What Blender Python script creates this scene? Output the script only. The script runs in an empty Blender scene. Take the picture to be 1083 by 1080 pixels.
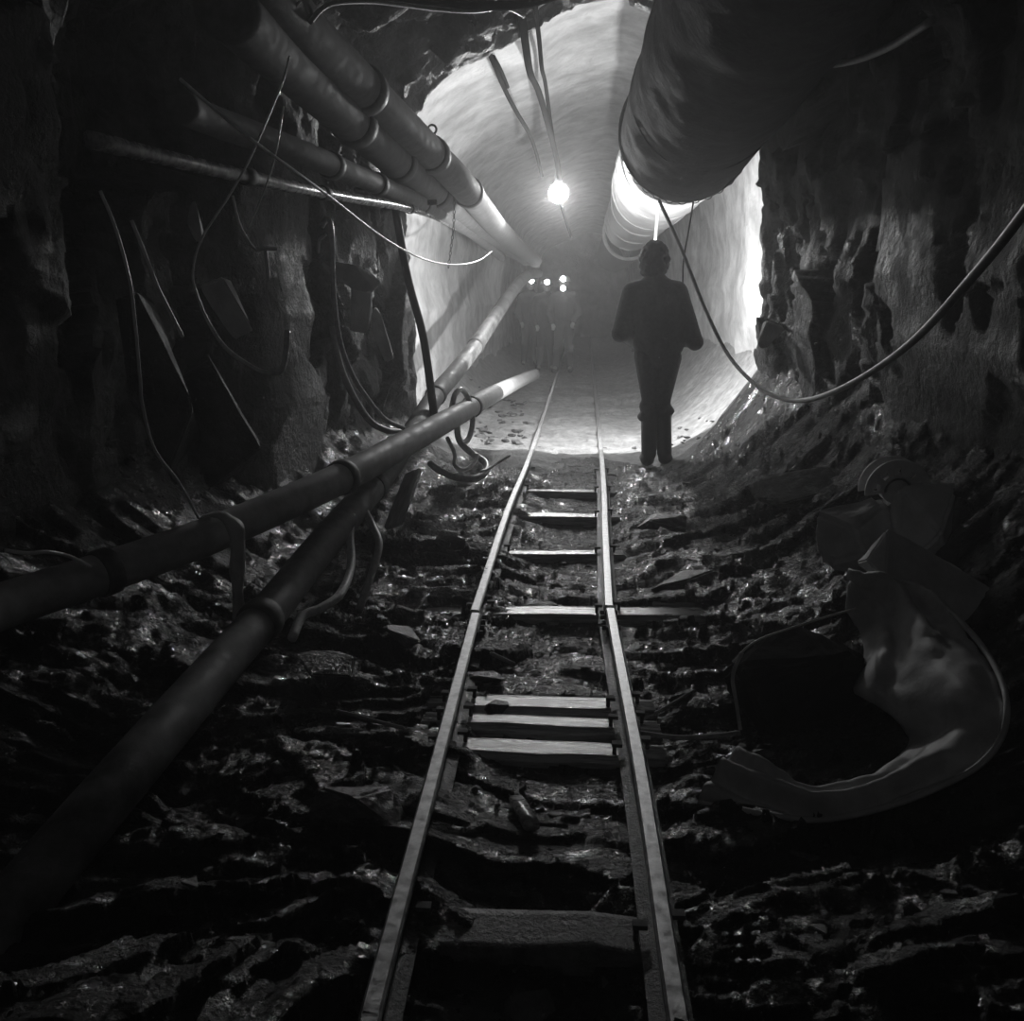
import bpy, bmesh, math, random
import numpy as np
from mathutils import Vector, Matrix, noise as mnoise

C = bpy.context.scene.collection
PI = math.pi
rnd = random.Random(7)

# ------------------------------------------------------------------ camera
F_PX, CX, CY = 964.0, 541.5, 540.0
VPX, VPY = 618.0, 315.0
CAM_Z = 1.45
pitch = math.atan((CY - VPY) / F_PX)
yaw = math.atan(((VPX - CX) / F_PX) / (((CY - VPY) / F_PX) * math.sin(pitch) + math.cos(pitch)))
cam_d = bpy.data.cameras.new('camera'); cam = bpy.data.objects.new('camera', cam_d); C.objects.link(cam)
cam.location = (0, 0, CAM_Z); cam.rotation_euler = (PI / 2 - pitch, 0, yaw)
cam_d.sensor_width = 36; cam_d.lens = F_PX / 1083 * 36; cam_d.clip_start = 0.02; cam_d.clip_end = 200
bpy.context.scene.camera = cam
R = Matrix.Rotation(yaw, 3, 'Z') @ Matrix.Rotation(PI / 2 - pitch, 3, 'X')

def ray(px, py):
    return R @ Vector(((px - CX) / F_PX, (CY - py) / F_PX, -1))
def P(px, py, Y):                       # the point of the place seen there at tunnel distance Y
    v = ray(px, py); return Vector((0, 0, CAM_Z)) + v * (Y / v.y)
def G(px, py, z=0.1):
    v = ray(px, py); return Vector((0, 0, CAM_Z)) + v * ((z - CAM_Z) / v.z)
def PX(px, py, x):                      # the point at sideways distance x
    v = ray(px, py); return Vector((0, 0, CAM_Z)) + v * (x / v.x)

# ------------------------------------------------------------------ numpy noise
def hsh(ix, iy, iz, s):
    n = (ix * 73856093) ^ (iy * 19349663) ^ (iz * 83492791) ^ (s * 2654435 + 1013)
    n = (n ^ (n >> 13)) & 0x7fffffff
    n = (n * 1274126177 + 12345) & 0x7fffffff
    n = (n ^ (n >> 11)) & 0x7fffffff
    n = (n * 1103515245 + 7) & 0x7fffffff
    return ((n >> 7) & 0xffff) / 65535.0
def vnoise(p, s=0):
    f = np.floor(p).astype(np.int64); t = p - f; t = t * t * (3 - 2 * t)
    r = 0
    for dx in (0, 1):
        for dy in (0, 1):
            for dz in (0, 1):
                w = (t[:, 0] if dx else 1 - t[:, 0]) * (t[:, 1] if dy else 1 - t[:, 1]) * (t[:, 2] if dz else 1 - t[:, 2])
                r = r + w * hsh(f[:, 0] + dx, f[:, 1] + dy, f[:, 2] + dz, s)
    return r * 2 - 1
def fbm(p, o=4, s=0, g=0.5):
    a = 1.0; r = 0; k = 1.0
    for i in range(o):
        r = r + a * vnoise(p * k + 13.7 * i, s + i); a *= g; k *= 2.03
    return r
def facets(p, s=0, tilt=0.6):           # broken rock: each cell is its own tilted plane
    f = np.floor(p).astype(np.int64); best = np.full(len(p), 9e9); val = np.zeros(len(p))
    for dx in (-1, 0, 1):
        for dy in (-1, 0, 1):
            for dz in (-1, 0, 1):
                c = f + np.array([dx, dy, dz])
                q = np.stack([hsh(c[:, 0], c[:, 1], c[:, 2], s + k) for k in (1, 2, 3)], 1) + c
                d = p - q; dd = (d * d).sum(1)
                g = np.stack([hsh(c[:, 0], c[:, 1], c[:, 2], s + k) - .5 for k in (4, 5, 6)], 1)
                v = hsh(c[:, 0], c[:, 1], c[:, 2], s + 7) - .5 + tilt * 2 * (g * d).sum(1)
                m = dd < best; best = np.where(m, dd, best); val = np.where(m, v, val)
    return val
def sstep(a, b, x):
    t = np.clip((x - a) / (b - a), 0, 1); return t * t * (3 - 2 * t)

# ------------------------------------------------------------------ materials
def mat(name, c1, c2=None, rough=0.6, rough2=None, bump=0.3, scale=8.0, bdist=0.01, metal=0.0, spec=0.5,
        emit=None, estr=0, stretch=None, detail=6, coat=0, crough=.14):
    m = bpy.data.materials.new(name); m.use_nodes = True
    nt = m.node_tree; N = nt.nodes; L = nt.links
    b = N['Principled BSDF']
    def g(v): return (v, v, v, 1)
    c2 = c1 if c2 is None else c2
    b.inputs['Metallic'].default_value = metal
    b.inputs['Specular IOR Level'].default_value = spec
    b.inputs['Coat Weight'].default_value = coat
    b.inputs['Coat Roughness'].default_value = crough
    if emit is not None:
        b.inputs['Base Color'].default_value = g(c1)
        b.inputs['Emission Color'].default_value = g(emit); b.inputs['Emission Strength'].default_value = estr
        return m
    tc = N.new('ShaderNodeTexCoord'); mp = N.new('ShaderNodeMapping')
    L.new(tc.outputs['Object'], mp.inputs[0])
    if stretch: mp.inputs['Scale'].default_value = stretch
    n1 = N.new('ShaderNodeTexNoise'); n1.inputs['Scale'].default_value = scale; n1.inputs['Detail'].default_value = detail
    n1.inputs['Roughness'].default_value = .62
    L.new(mp.outputs[0], n1.inputs['Vector'])
    cr = N.new('ShaderNodeValToRGB'); cr.color_ramp.elements[0].position = .35; cr.color_ramp.elements[1].position = .66
    cr.color_ramp.elements[0].color = g(c1); cr.color_ramp.elements[1].color = g(c2)
    L.new(n1.outputs['Fac'], cr.inputs[0]); L.new(cr.outputs[0], b.inputs['Base Color'])
    n2 = N.new('ShaderNodeTexNoise'); n2.inputs['Scale'].default_value = scale * 3.1; n2.inputs['Detail'].default_value = 8
    n2.inputs['Roughness'].default_value = .65
    L.new(mp.outputs[0], n2.inputs['Vector'])
    bp = N.new('ShaderNodeBump'); bp.inputs['Strength'].default_value = bump; bp.inputs['Distance'].default_value = bdist
    L.new(n2.outputs['Fac'], bp.inputs['Height']); L.new(bp.outputs[0], b.inputs['Normal'])
    if coat: L.new(bp.outputs[0], b.inputs['Coat Normal'])
    if rough2 is None:
        b.inputs['Roughness'].default_value = rough
    else:
        mr = N.new('ShaderNodeMapRange'); mr.inputs['From Min'].default_value = .38; mr.inputs['From Max'].default_value = .62
        mr.inputs['To Min'].default_value = rough; mr.inputs['To Max'].default_value = rough2
        L.new(n1.outputs['Fac'], mr.inputs['Value']); L.new(mr.outputs[0], b.inputs['Roughness'])
    return m

M = {}
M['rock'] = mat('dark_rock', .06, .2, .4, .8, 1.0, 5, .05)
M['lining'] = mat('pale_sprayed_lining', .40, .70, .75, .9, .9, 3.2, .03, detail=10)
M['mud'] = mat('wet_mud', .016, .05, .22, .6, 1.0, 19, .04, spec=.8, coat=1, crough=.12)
M['muck'] = mat('muck_painted_lit', .22, .42, .7, .9, .9, 11, .02)  # far floor: lamp light put into its paler colour
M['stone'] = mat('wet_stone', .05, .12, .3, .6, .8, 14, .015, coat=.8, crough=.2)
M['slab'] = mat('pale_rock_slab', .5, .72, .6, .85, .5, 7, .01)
M['steel'] = mat('worn_rail_steel', .5, .8, .3, .5, .25, 30, .002, metal=.8)
M['rust'] = mat('rusty_iron', .06, .16, .6, .85, .7, 40, .003, metal=.3)
M['mudwood'] = mat('muddy_timber', .04, .2, .3, .7, .9, 14, .02, coat=.7, crough=.2)
M['railfoot'] = mat('muddy_iron', .03, .09, .35, .7, .9, 30, .006, coat=.5)
M['wood'] = mat('wet_timber', .25, .6, .2, .4, .3, 10, .008, stretch=(.6, 6, 6), spec=.9, coat=1, crough=.2)
M['drywood'] = mat('dry_timber', .3, .48, .7, .85, .4, 9, .004, stretch=(6, 6, .8))
M['pipe'] = mat('painted_pipe', .36, .56, .5, .7, .4, 9, .003)
M['palecable'] = mat('pale_hose', .7, .9, .25, .4, .1, 40, .001)
M['mottledpipe'] = mat('mottled_pipe', .09, .28, .5, .8, .5, 7, .004)  # darker, mottled pipe tone
M['pipe2'] = mat('dull_pipe', .12, .22, .65, .85, .5, 12, .002)
M['glosspipe'] = mat('wet_pipe', .2, .42, .18, .35, .5, 26, .003)
M['collar'] = mat('pipe_collar', .08, .16, .5, .7, .3, 20, .002)
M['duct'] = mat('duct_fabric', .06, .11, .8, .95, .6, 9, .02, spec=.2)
M['ductlit'] = mat('duct_fabric_painted_lit', .45, .62, .5, .65, .3, 5, .012)  # lit copy of the duct fabric, the lamp's brightness is in the colour
M['matteblack'] = mat('matte_black_rubber', .01, .014, .9, 1, .3, 12, .01, spec=.05)
M['rubber'] = mat('black_rubber', .012, .02, .5, .6, .1, 30, .001, spec=.25)
M['cable'] = mat('grey_cable', .4, .55, .35, .5, .1, 40, .001)
M['wire'] = mat('pale_wire', .7, .85, .3, .4, .1, 40, .001)
M['tarp'] = mat('tarpaulin', .4, .6, .5, .7, .3, 10, .006)
M['cloth'] = mat('dark_work_cloth', .05, .08, .9, None, .3, 40, .002)
M['cloth2'] = mat('pale_work_cloth', .07, .1, .9, None, .3, 40, .002)
M['boot'] = mat('rubber_boot', .03, .04, .4, None, .1, 20, .001)
M['skin'] = mat('skin', .35, .4, .6, None, .05, 30, .001)
M['hair'] = mat('hair', .03, .05, .7, None, .6, 90, .006)
M['helmet'] = mat('helmet', .4, .42, .4, None, .05, 20, .001)
M['glass'] = mat('lit_bulb', 1, emit=1, estr=60)
M['caplamp'] = mat('lit_cap_lamp', 1, emit=1, estr=60)
M['white'] = mat('white_tape', .8, .85, .6, None, .1, 20, .001)

# ------------------------------------------------------------------ object helpers
def obj(name, bm, m, parent=None, smooth=True, mods=None):
    me = bpy.data.meshes.new(name)
    if isinstance(bm, tuple): me.from_pydata(bm[0], [], bm[1]); me.update()
    else: bm.to_mesh(me); bm.free()
    for x in (m if isinstance(m, (list, tuple)) else [m]): me.materials.append(x)
    if smooth: me.polygons.foreach_set('use_smooth', [True] * len(me.polygons))
    o = bpy.data.objects.new(name, me); C.objects.link(o)
    if parent: o.parent = parent
    return o
def tag(o, label=None, cat=None, group=None, kind=None):
    if label: o['label'] = label
    if cat: o['category'] = cat
    if group: o['group'] = group
    if kind: o['kind'] = kind
    return o
def empty(name, loc, label, cat, group=None, rz=0):
    o = bpy.data.objects.new(name, None); C.objects.link(o); o.location = loc; o.rotation_euler = (0, 0, rz)
    o.empty_display_size = .1
    return tag(o, label, cat, group)
def smooth_path(pts, n=8):
    pts = [Vector(p) for p in pts]
    if len(pts) < 3: return [pts[0].lerp(pts[-1], i / (n)) for i in range(n + 1)]
    q = [pts[0] * 2 - pts[1]] + pts + [pts[-1] * 2 - pts[-2]]; out = []
    for i in range(1, len(q) - 2):
        a, b, c, d = q[i - 1:i + 3]
        for k in range(n):
            t = k / n
            out.append(.5 * ((2 * b) + (c - a) * t + (2 * a - 5 * b + 4 * c - d) * t * t + (3 * b - a - 3 * c + d) * t ** 3))
    out.append(pts[-1]); return out
def add_tube(bm, path, r, seg=10, cap=True, flat=1.0, wob=0):
    rings = []; up = Vector((0, 0, 1)); n = len(path)
    t0 = (path[1] - path[0]).normalized(); nrm = t0.cross(up)
    if nrm.length < .1: nrm = t0.cross(Vector((1, 0, 0)))
    nrm.normalize()
    for i, p in enumerate(path):
        t = (path[min(i + 1, n - 1)] - path[max(i - 1, 0)]).normalized()
        nrm = (nrm - t * nrm.dot(t)).normalized(); bi = t.cross(nrm)
        rr = r(i / (n - 1)) if callable(r) else r
        ring = []
        for k in range(seg):
            a = 2 * PI * k / seg
            q = 1 + (wob * mnoise.noise(p * 6 + Vector((math.cos(a), math.sin(a), 0))) if wob else 0)
            ring.append(bm.verts.new(p + (nrm * math.cos(a) + bi * math.sin(a) * flat) * rr * q))
        rings.append(ring)
    for a, b in zip(rings, rings[1:]):
        for k in range(seg): bm.faces.new((a[k], a[(k + 1) % seg], b[(k + 1) % seg], b[k]))
    if cap:
        bm.faces.new(rings[0][::-1]); bm.faces.new(rings[-1])
def tube_bm(pts, r, n=8, seg=10, **k):
    bm = bmesh.new(); add_tube(bm, smooth_path(pts, n), r, seg, **k); return bm
def box_bm(sx, sy, sz, bev=.006, rough=0, cuts=0, seed=0):
    bm = bmesh.new(); bmesh.ops.create_cube(bm, size=1, matrix=Matrix.Diagonal((sx, sy, sz, 1)))
    bmesh.ops.bevel(bm, geom=bm.edges[:], offset=bev, segments=2, affect='EDGES')
    if cuts:
        bmesh.ops.subdivide_edges(bm, edges=[e for e in bm.edges if e.calc_length() > .08], cuts=cuts, use_grid_fill=True)
        for v in bm.verts: v.co += mnoise.noise_vector(v.co * 9 + Vector((seed * 3.1, 0, 0))) * rough
    return bm
def rock_bm(sx, sy, sz, seed, npts=14, sub=2, amp=.05):
    r = random.Random(seed); bm = bmesh.new()
    for _ in range(npts):
        v = Vector((r.uniform(-1, 1), r.uniform(-1, 1), r.uniform(-1, 1)))
        v = v / max(abs(v.x), abs(v.y), abs(v.z)) * r.uniform(.75, 1) if r.random() < .6 else v.normalized()
        bm.verts.new((v.x * sx, v.y * sy, v.z * sz))
    res = bmesh.ops.convex_hull(bm, input=bm.verts[:])
    bmesh.ops.delete(bm, geom=[g for g in res['geom_interior'] if isinstance(g, bmesh.types.BMVert)], context='VERTS')
    bmesh.ops.dissolve_limit(bm, angle_limit=.25, verts=bm.verts[:], edges=bm.edges[:])
    s = min(sx, sy, sz)
    bmesh.ops.bevel(bm, geom=bm.edges[:], offset=s * .12, segments=2, affect='EDGES', clamp_overlap=True)
    if sub:
        bmesh.ops.triangulate(bm, faces=bm.faces[:])
        for _ in range(sub):
            bmesh.ops.subdivide_edges(bm, edges=[e for e in bm.edges if e.calc_length() > s * .2], cuts=1)
            bmesh.ops.triangulate(bm, faces=bm.faces[:])
        for v in bm.verts:
            q = v.co / s
            v.co += v.co.normalized() * s * amp * (mnoise.noise(q * 1.7 + Vector((seed, 0, 0))) + .5 * mnoise.noise(q * 5))
    return bm

# ------------------------------------------------------------------ the tunnel
Y_STEP = 7.9
def halfs(Y):                            # (left half width, right half width, crown height)
    Ys = [-2, 1.5, 3, 4.5, 6, 7.6, 7.88, 7.96, 10, 16, 24, 45]
    L_ = [2.3, 2.25, 2.1, 1.95, 1.78, 1.52, 1.46, 1.66, 1.64, 1.6, 1.6, 1.6]
    R_ = [1.95, 1.95, 1.85, 1.75, 1.6, 1.47, 1.42, 1.6, 1.58, 1.55, 1.5, 1.5]
    T_ = [3.95, 3.95, 3.95, 3.9, 3.85, 3.75, 3.70, 3.9, 3.9, 3.8, 3.7, 3.7]
    return np.interp(Y, Ys, L_), np.interp(Y, Ys, R_), np.interp(Y, Ys, T_)

def base_floor(x, y):
    L_, R_, _ = halfs(y)
    zr = .85 * (np.clip(x - .5, 0, 9) / (R_ - .44)) ** 2
    zl = .40 * (np.clip(-x - .95, 0, 9) / (L_ - .95)) ** 2
    return zr + zl
SLEEP_Y = []
def H(x, y):
    x = np.atleast_1d(np.asarray(x, float)); y = np.atleast_1d(np.asarray(y, float))
    p = np.stack([x, y, np.zeros_like(x)], 1)
    near = 1 - sstep(7.2, 8.3, y)
    n = fbm(p * np.array([1.6, 2.4, 1]), 5, 3, .55)
    led = p * np.array([1.3, 3.6, 1]) + .5 * np.stack([vnoise(p * 2.1, 9), vnoise(p * 2.3, 10), 0 * x], 1)
    fc = facets(led, 5, .8); fc2 = facets(led * 2.7 + 3, 15, .9)
    # slaty shelves
    h = n * .035 + near * (fc * .06 + fc2 * .035 + facets(led * 7 + 9, 25, .9) * .016 + fbm(p * 14, 2, 90) * .006) + (1 - near) * (fc2 * .012 + .02)
    cx = 0.0
    bed = np.exp(-((x - .0) / .36) ** 4)
    h = h * (1 - .55 * bed * near) + .015 - .06 * bed * near
    h = h + base_floor(x, y) * 1.0
    # zone painted as lit: muck packed up to the rails
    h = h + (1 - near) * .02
    return h
def H1(x, y): return float(H(x, y)[0])

def grid_obj(name, Pn, nu, nv, mats, midx, kind='structure', flip=False):
    idx = np.arange(nu * nv).reshape(nv, nu)
    a = idx[:-1, :-1].ravel(); b = idx[:-1, 1:].ravel(); c = idx[1:, 1:].ravel(); d = idx[1:, :-1].ravel()
    f = np.stack([a, d, c, b] if flip else [a, b, c, d], 1)
    me = bpy.data.meshes.new(name)
    me.vertices.add(len(Pn)); me.vertices.foreach_set('co', Pn.astype(np.float32).ravel())
    me.loops.add(f.size); me.loops.foreach_set('vertex_index', f.astype(np.int32).ravel())
    me.polygons.add(len(f)); me.polygons.foreach_set('loop_start', (np.arange(len(f)) * 4).astype(np.int32))
    me.polygons.foreach_set('loop_total', np.full(len(f), 4, np.int32))
    for m in mats: me.materials.append(m)
    me.update(calc_edges=True)
    mid = midx[f[:, 0]] if midx is not None else np.zeros(len(f), int)
    me.polygons.foreach_set('material_index', mid.astype(np.int32))
    me.polygons.foreach_set('use_smooth', np.ones(len(f), bool))
    me.validate(); me.update()
    o = bpy.data.objects.new(name, me); C.objects.link(o)
    if kind: o['kind'] = kind
    return o

# rows along the tunnel, finer close to the camera
ys = [0.9]
while ys[-1] < 34: ys.append(ys[-1] + max(.011, min(.12, ys[-1] * .0055)))
ys = np.array([-2, -1, 0, .5] + ys)
xs = np.concatenate([np.linspace(-2.7, -1.2, 70)[:-1], np.linspace(-1.2, 1.1, 260)[:-1], np.linspace(1.1, 2.4, 70)])
XX, YY = np.meshgrid(xs, ys)
hh = H(XX.ravel(), YY.ravel())
Pf = np.stack([XX.ravel(), YY.ravel(), hh], 1)
edge = 7.75 + .25 * fbm(Pf * np.array([2.5, 2.5, 0]), 3, 40)  # where the floor painted as lit begins
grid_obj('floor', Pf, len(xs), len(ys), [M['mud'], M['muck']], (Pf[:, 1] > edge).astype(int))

rows = [-2.0]
while rows[-1] < 34:
    y = rows[-1]; st = .05 if y < 6.8 else (.03 if y < 8.6 else .1)
    rows.append(y + st)
rows = np.array(rows)
prof = np.array([(1.3, -.7), (1.42, -.4), (1.46, .3), (1.47, .95), (1.42, 1.18), (1.40, 1.56), (1.41, 2.09), (1.34, 2.59), (1.23, 2.91), (1.05, 3.25), (.7, 3.58),
                 (.27, 3.71), (-.17, 3.62), (-.47, 3.46), (-.77, 3.34), (-1.08, 3.21), (-1.36, 3.0), (-1.46, 2.6), (-1.49, 2.11), (-1.47, 1.33), (-1.46, .77), (-1.46, .2), (-1.4, -.4), (-1.2, -.8)])
PA = np.unwrap(np.arctan2(prof[:, 1] - 1.75, prof[:, 0])); PR = np.hypot(prof[:, 0], prof[:, 1] - 1.75)
def shell(name, a0, a1, nu):
    A = np.linspace(a0, a1, nu); AA, YY = np.meshgrid(A, rows); a = AA.ravel(); y = YY.ravel()
    Lw, Rw, T = halfs(y + .07 * fbm(np.stack([np.cos(a) * 3, np.sin(a) * 3, 0 * a], 1), 3, 77))
    c, s = np.cos(a), np.sin(a); zc = 1.75
    w = np.where(c > 0, Rw, Lw)
    ref = np.where(c > 0, 1.42, 1.47)
    r = np.interp(a, PA, PR)
    x = c * r * w / ref
    z = zc + s * r * np.where(s > 0, (T - zc) / 1.96, 1.0)
    p = np.stack([x, y, z], 1)
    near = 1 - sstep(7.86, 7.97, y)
    d = near * (facets(p * np.array([1.1, 1.3, .8]), 21, 1.0) * .26 + facets(p * np.array([3.1, 3.6, 1.7]), 31, 1.0) * .09 + facets(p * np.array([8, 9, 4.]), 35, 1.0) * .035
                + fbm(p * 2.2, 5, 50, .55) * .05) + (1 - near) * (fbm(p * 1.3, 4, 60) * .045 + facets(p * 3, 61, .5) * .012)
    # the sprayed pillar on the left wall is smooth
    if name == 'wall_left':
        m = np.exp(-((y - 5.6) / .55) ** 4) * (1 - sstep(2.2, 2.7, z))
        d = d * (1 - .85 * m) - .16 * m
        q = np.exp(-((y - 4.5) / .5) ** 4) * (1 - sstep(2.4, 2.9, z)); d = d + .22 * q
    rim = np.exp(-((y - 7.9) / .35) ** 2) * near
    d = d * (1 - .75 * rim) + near * (.05 * (1 - rim)) + rim * .022 * fbm(p * 9, 3, 99)
    d = np.where(near > .5, np.maximum(d, -.12), d)
    p[:, 0] += d * c * .9; p[:, 2] += d * s * .9
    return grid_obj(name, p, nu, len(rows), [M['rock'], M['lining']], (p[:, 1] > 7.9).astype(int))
shell('wall_right', -.95, .55, 100)
shell('ceiling', .55, PI - .62, 120)
shell('wall_left', PI - .62, PI + .95, 110)
bm = bmesh.new(); bmesh.ops.create_grid(bm, x_segments=30, y_segments=30, size=2.4, matrix=Matrix.Translation((0, 33.5, 1.6)) @ Matrix.Rotation(PI / 2, 4, 'X'))
for v in bm.verts: v.co.y += .4 * mnoise.noise(v.co * 1.3)
tag(obj('wall_back', bm, M['rock']), kind='structure')

# ------------------------------------------------------------------ track
def rail(name, pts, label, lift=0.0):
    pts = smooth_path(pts, 10)
    prof = [(-.046, 0), (.046, 0), (.046, .007), (.009, .016), (.007, .062), (.02, .072), (.0215, .092), (.016, .098), (-.016, .098), (-.0215, .092), (-.02, .072), (-.007, .062), (-.009, .016), (-.046, .007)]
    bm = bmesh.new(); rings = []
    for i, p in enumerate(pts):
        t = (pts[min(i + 1, len(pts) - 1)] - pts[max(i - 1, 0)]).normalized(); s = Vector((t.y, -t.x, 0)).normalized()
        rings.append([bm.verts.new(Vector((p.x, p.y, p.z - .098)) + s * a + Vector((0, 0, b))) for a, b in prof])
    k = len(prof)
    for a, b in zip(rings, rings[1:]):
        for i in range(k): bm.faces.new((a[i], b[i], b[(i + 1) % k], a[(i + 1) % k]))
    bm.faces.new(rings[0]); bm.faces.new(rings[-1][::-1])
    bmesh.ops.recalc_face_normals(bm, faces=bm.faces[:])
    o = obj(name, bm, [M['steel'], M['railfoot']], smooth=False)
    for f in o.data.polygons:
        if f.index < k * (len(pts) - 1) and (f.index % k) not in (4, 5, 6, 7, 8, 9): f.material_index = 1
    return tag(o, label, 'rail')
near_l = [G(384, 1105), G(397, 1049), G(455, 830), G(503, 648)]
near_r = [G(727, 1110), G(717, 1072), G(678, 818), G(657, 706), G(645.5, 643)]
far_l = [G(502, 645), G(538, 536), G(561, 480), G(583, 415), G(594, 381), G(601, 361)]
far_r = [G(644, 640), G(640, 560), G(636, 480), G(627.5, 393), G(625, 370), G(623, 355)]
# run each rail on a little towards the viewer
near_l.insert(0, near_l[0] + (near_l[0] - near_l[2]) * 1.0); near_r.insert(0, near_r[0] + (near_r[0] - near_r[2]) * 1.0)
rails = {'nl': rail('rail', near_l, 'left steel rail in the foreground, running up to the joint at the long sleeper'),
         'nr': rail('rail', near_r, 'right steel rail in the foreground, running up to the joint at the long sleeper'),
         'fl': rail('rail', far_l, 'left steel rail beyond the joint, running into the lit tunnel'),
         'fr': rail('rail', far_r, 'right steel rail beyond the joint, passing the standing man')}
for key, pt, nx, dy in (('nl', near_l[-1], near_l[-2], 1), ('nr', near_r[-1], near_r[-2], 1)):
    t = (pt - nx).normalized()
    for sd in (-1, 1):
        s = Vector((t.y, -t.x, 0)) * sd
        bm = box_bm(.012, .3, .045, .003); a = math.atan2(-t.x, t.y)
        for k in (-.1, -.035, .035, .1):
            bmesh.ops.create_cone(bm, cap_ends=True, segments=6, radius1=.011, radius2=.011, depth=.03, matrix=Matrix.Translation((.008 * sd, k, 0)) @ Matrix.Rotation(PI / 2, 4, 'Y'))
        bmesh.ops.transform(bm, matrix=Matrix.Translation(Vector((pt.x, pt.y, .044)) + s * .017) @ Matrix.Rotation(a, 4, 'Z'), verts=bm.verts[:])
        obj('fishplate', bm, M['rust'], rails[key], smooth=False)

def track_mid(y):
    def xat(pts):
        for a, b in zip(pts, pts[1:]):
            if a.y <= y <= b.y: return a.x + (b.x - a.x) * (y - a.y) / (b.y - a.y)
        return pts[-1].x if y > pts[-1].y else pts[0].x
    L_ = xat(near_l if y < near_l[-1].y else far_l); R_ = xat(near_r if y < near_r[-1].y else far_r)
    return (L_ + R_) / 2, L_, R_
sl = [  # picture row of the top, length, width, tilt, rise, label
    (985, .84, .15, .03, .0, 'broad worn timber sleeper closest to the viewer, caked with mud'),
    (792, .84, .115, -.01, .0, 'wet timber sleeper, nearest of the three laid close together'),
    (765, .84, .105, -.02, .015, 'wet timber sleeper, middle one of the three laid close together'),
    (744, .84, .12, .0, .0, 'wet timber sleeper, farthest of the three laid close together'),
    (648, 1.46, .14, .05, .03, 'long pale timber sleeper sticking out under both rails at the joint'),
    (585, .86, .12, .05, .0, 'timber sleeper, first one beyond the long sleeper'),
    (545, .86, .12, .03, .0, 'timber sleeper, second one beyond the long sleeper'),
    (519, .86, .12, .0, .0, 'timber sleeper, third one beyond the long sleeper'),
    (500, .88, .13, .0, .0, 'timber sleeper, fourth one beyond the long sleeper'),
    (478, .9, .14, .0, .0, 'timber sleeper at the edge of the lit floor, beside the man\'s boots')]
for i, (py, ln, wd, tl, up, lab) in enumerate(sl):
    y = G(600, py, .0).y; mx, lx, rx = track_mid(y)
    if i == 4: mx += .03
    o = obj('railway_sleeper', box_bm(ln, wd, .11, .01, .006 if i else .016, 5, i), M['wood' if i else 'mudwood'], smooth=True)
    o.location = (mx, y, -.053 + up * .2); o.rotation_euler = (.04 * math.sin(i * 2.3), 0, tl)
    tag(o, lab, 'sleeper', 'sleepers under the rails')
    for xx in ((lx, rx) if ln < 2 else ()):
        for sgn in (1, -1):
            bm = bmesh.new()
            bmesh.ops.create_cone(bm, cap_ends=True, segments=8, radius1=.007, radius2=.007, depth=.05, matrix=Matrix.Translation((0, 0, .02)))
            bmesh.ops.create_cube(bm, size=1, matrix=Matrix.Translation((-.008 * sgn, 0, .022 + .028)) @ Matrix.Diagonal((.034, .024, .012, 1)))
            sp = obj('rail_spike', bm, M['rust'], o, smooth=False); sp.location = (xx - mx + sgn * .054, sgn * .02, .04)

# ------------------------------------------------------------------ stones on the floor
def stone(px, py, s, label, seed, m='stone', z=.02, rot=0, group=None, name='stone', drop=.3):
    g = G(px, py, z); h = H1(g.x, g.y); g = G(px, py, h + s[2] * .5) if h < .6 else g
    h = H1(g.x, g.y)
    o = obj(name, rock_bm(*s, seed), M[m], smooth=False); o.location = (g.x, g.y, h + s[2] * drop); o.rotation_euler = (0, 0, rot)
    return tag(o, label, 'stone', group)
stone(525, 753, (.055, .045, .03), 'dark pointed stone lying across the middle of the three close sleepers', 3, z=.03, drop=1.2)
stone(543, 705, (.075, .05, .016), 'flat oval stone between the rails, just beyond the three close sleepers', 4, rot=-.4)
stone(515, 722, (.10, .05, .025), 'long low stone beside the left rail beyond the three close sleepers', 5, rot=.2)
stone(345, 712, (.17, .12, .07), 'large flat wet rock below the lower grey pipe', 6, rot=.3)
stone(385, 850, (.16, .09, .07), 'broad wet rock left of the left rail in the foreground', 8, rot=-.3)
stone(430, 690, (.12, .08, .04), 'flat ledge stone left of the left rail, beside the hose ends', 9)
stone(475, 580, (.12, .07, .04), 'wet stone left of the left rail, halfway to the hose coil', 10)
stone(700, 555, (.22, .1, .06), 'long smooth dark rock right of the right rail, below the man', 11, rot=.15)
stone(735, 600, (.24, .13, .08), 'large smooth dark rock right of the right rail, nearer than the long one', 12, rot=.3)
stone(560, 1060, (.07, .05, .03), 'rounded pale stone between the rails at the bottom of the frame', 13)
stone(610, 975, (.05, .035, .03), 'glinting wet stone on the sleeper closest to the viewer', 14)
stone(560, 640, (.14, .05, .02), 'thin stone sliver between the rails under the long sleeper', 15, rot=.5)
st = rnd
def scatter(n, xr, yr, sz, label, group, m, name='stone'):
    for i in range(n):
        x = st.uniform(*xr); y = yr[0] + (yr[1] - yr[0]) * st.random() ** 1.3
        mx, lx, rx = track_mid(y)
        if group.endswith('rails'):
            x = st.uniform(lx + .08, rx - .08)
        elif abs(x - lx) < .1 or abs(x - rx) < .1 or lx < x < rx: continue
        s = sz * st.uniform(.5, 1.3)
        o = obj(name, rock_bm(s * st.uniform(.8, 1.5), s, s * st.uniform(.35, .7), 100 + i, 10, 0), M[m], smooth=False)
        o.location = (x, y, H1(x, y) + s * .1); o.rotation_euler = (0, 0, st.uniform(0, 6))
        tag(o, label, 'stone', group)
scatter(45, (-.3, .3), (1.7, 7), .022, 'small broken wet stone lying in the mud between the two rails', 'loose stones between the rails', M and 'stone')
scatter(60, (-1.1, -.4), (1.8, 7), .03, 'small broken wet stone in the mud left of the track', 'loose stones left of the track', 'stone')
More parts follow.
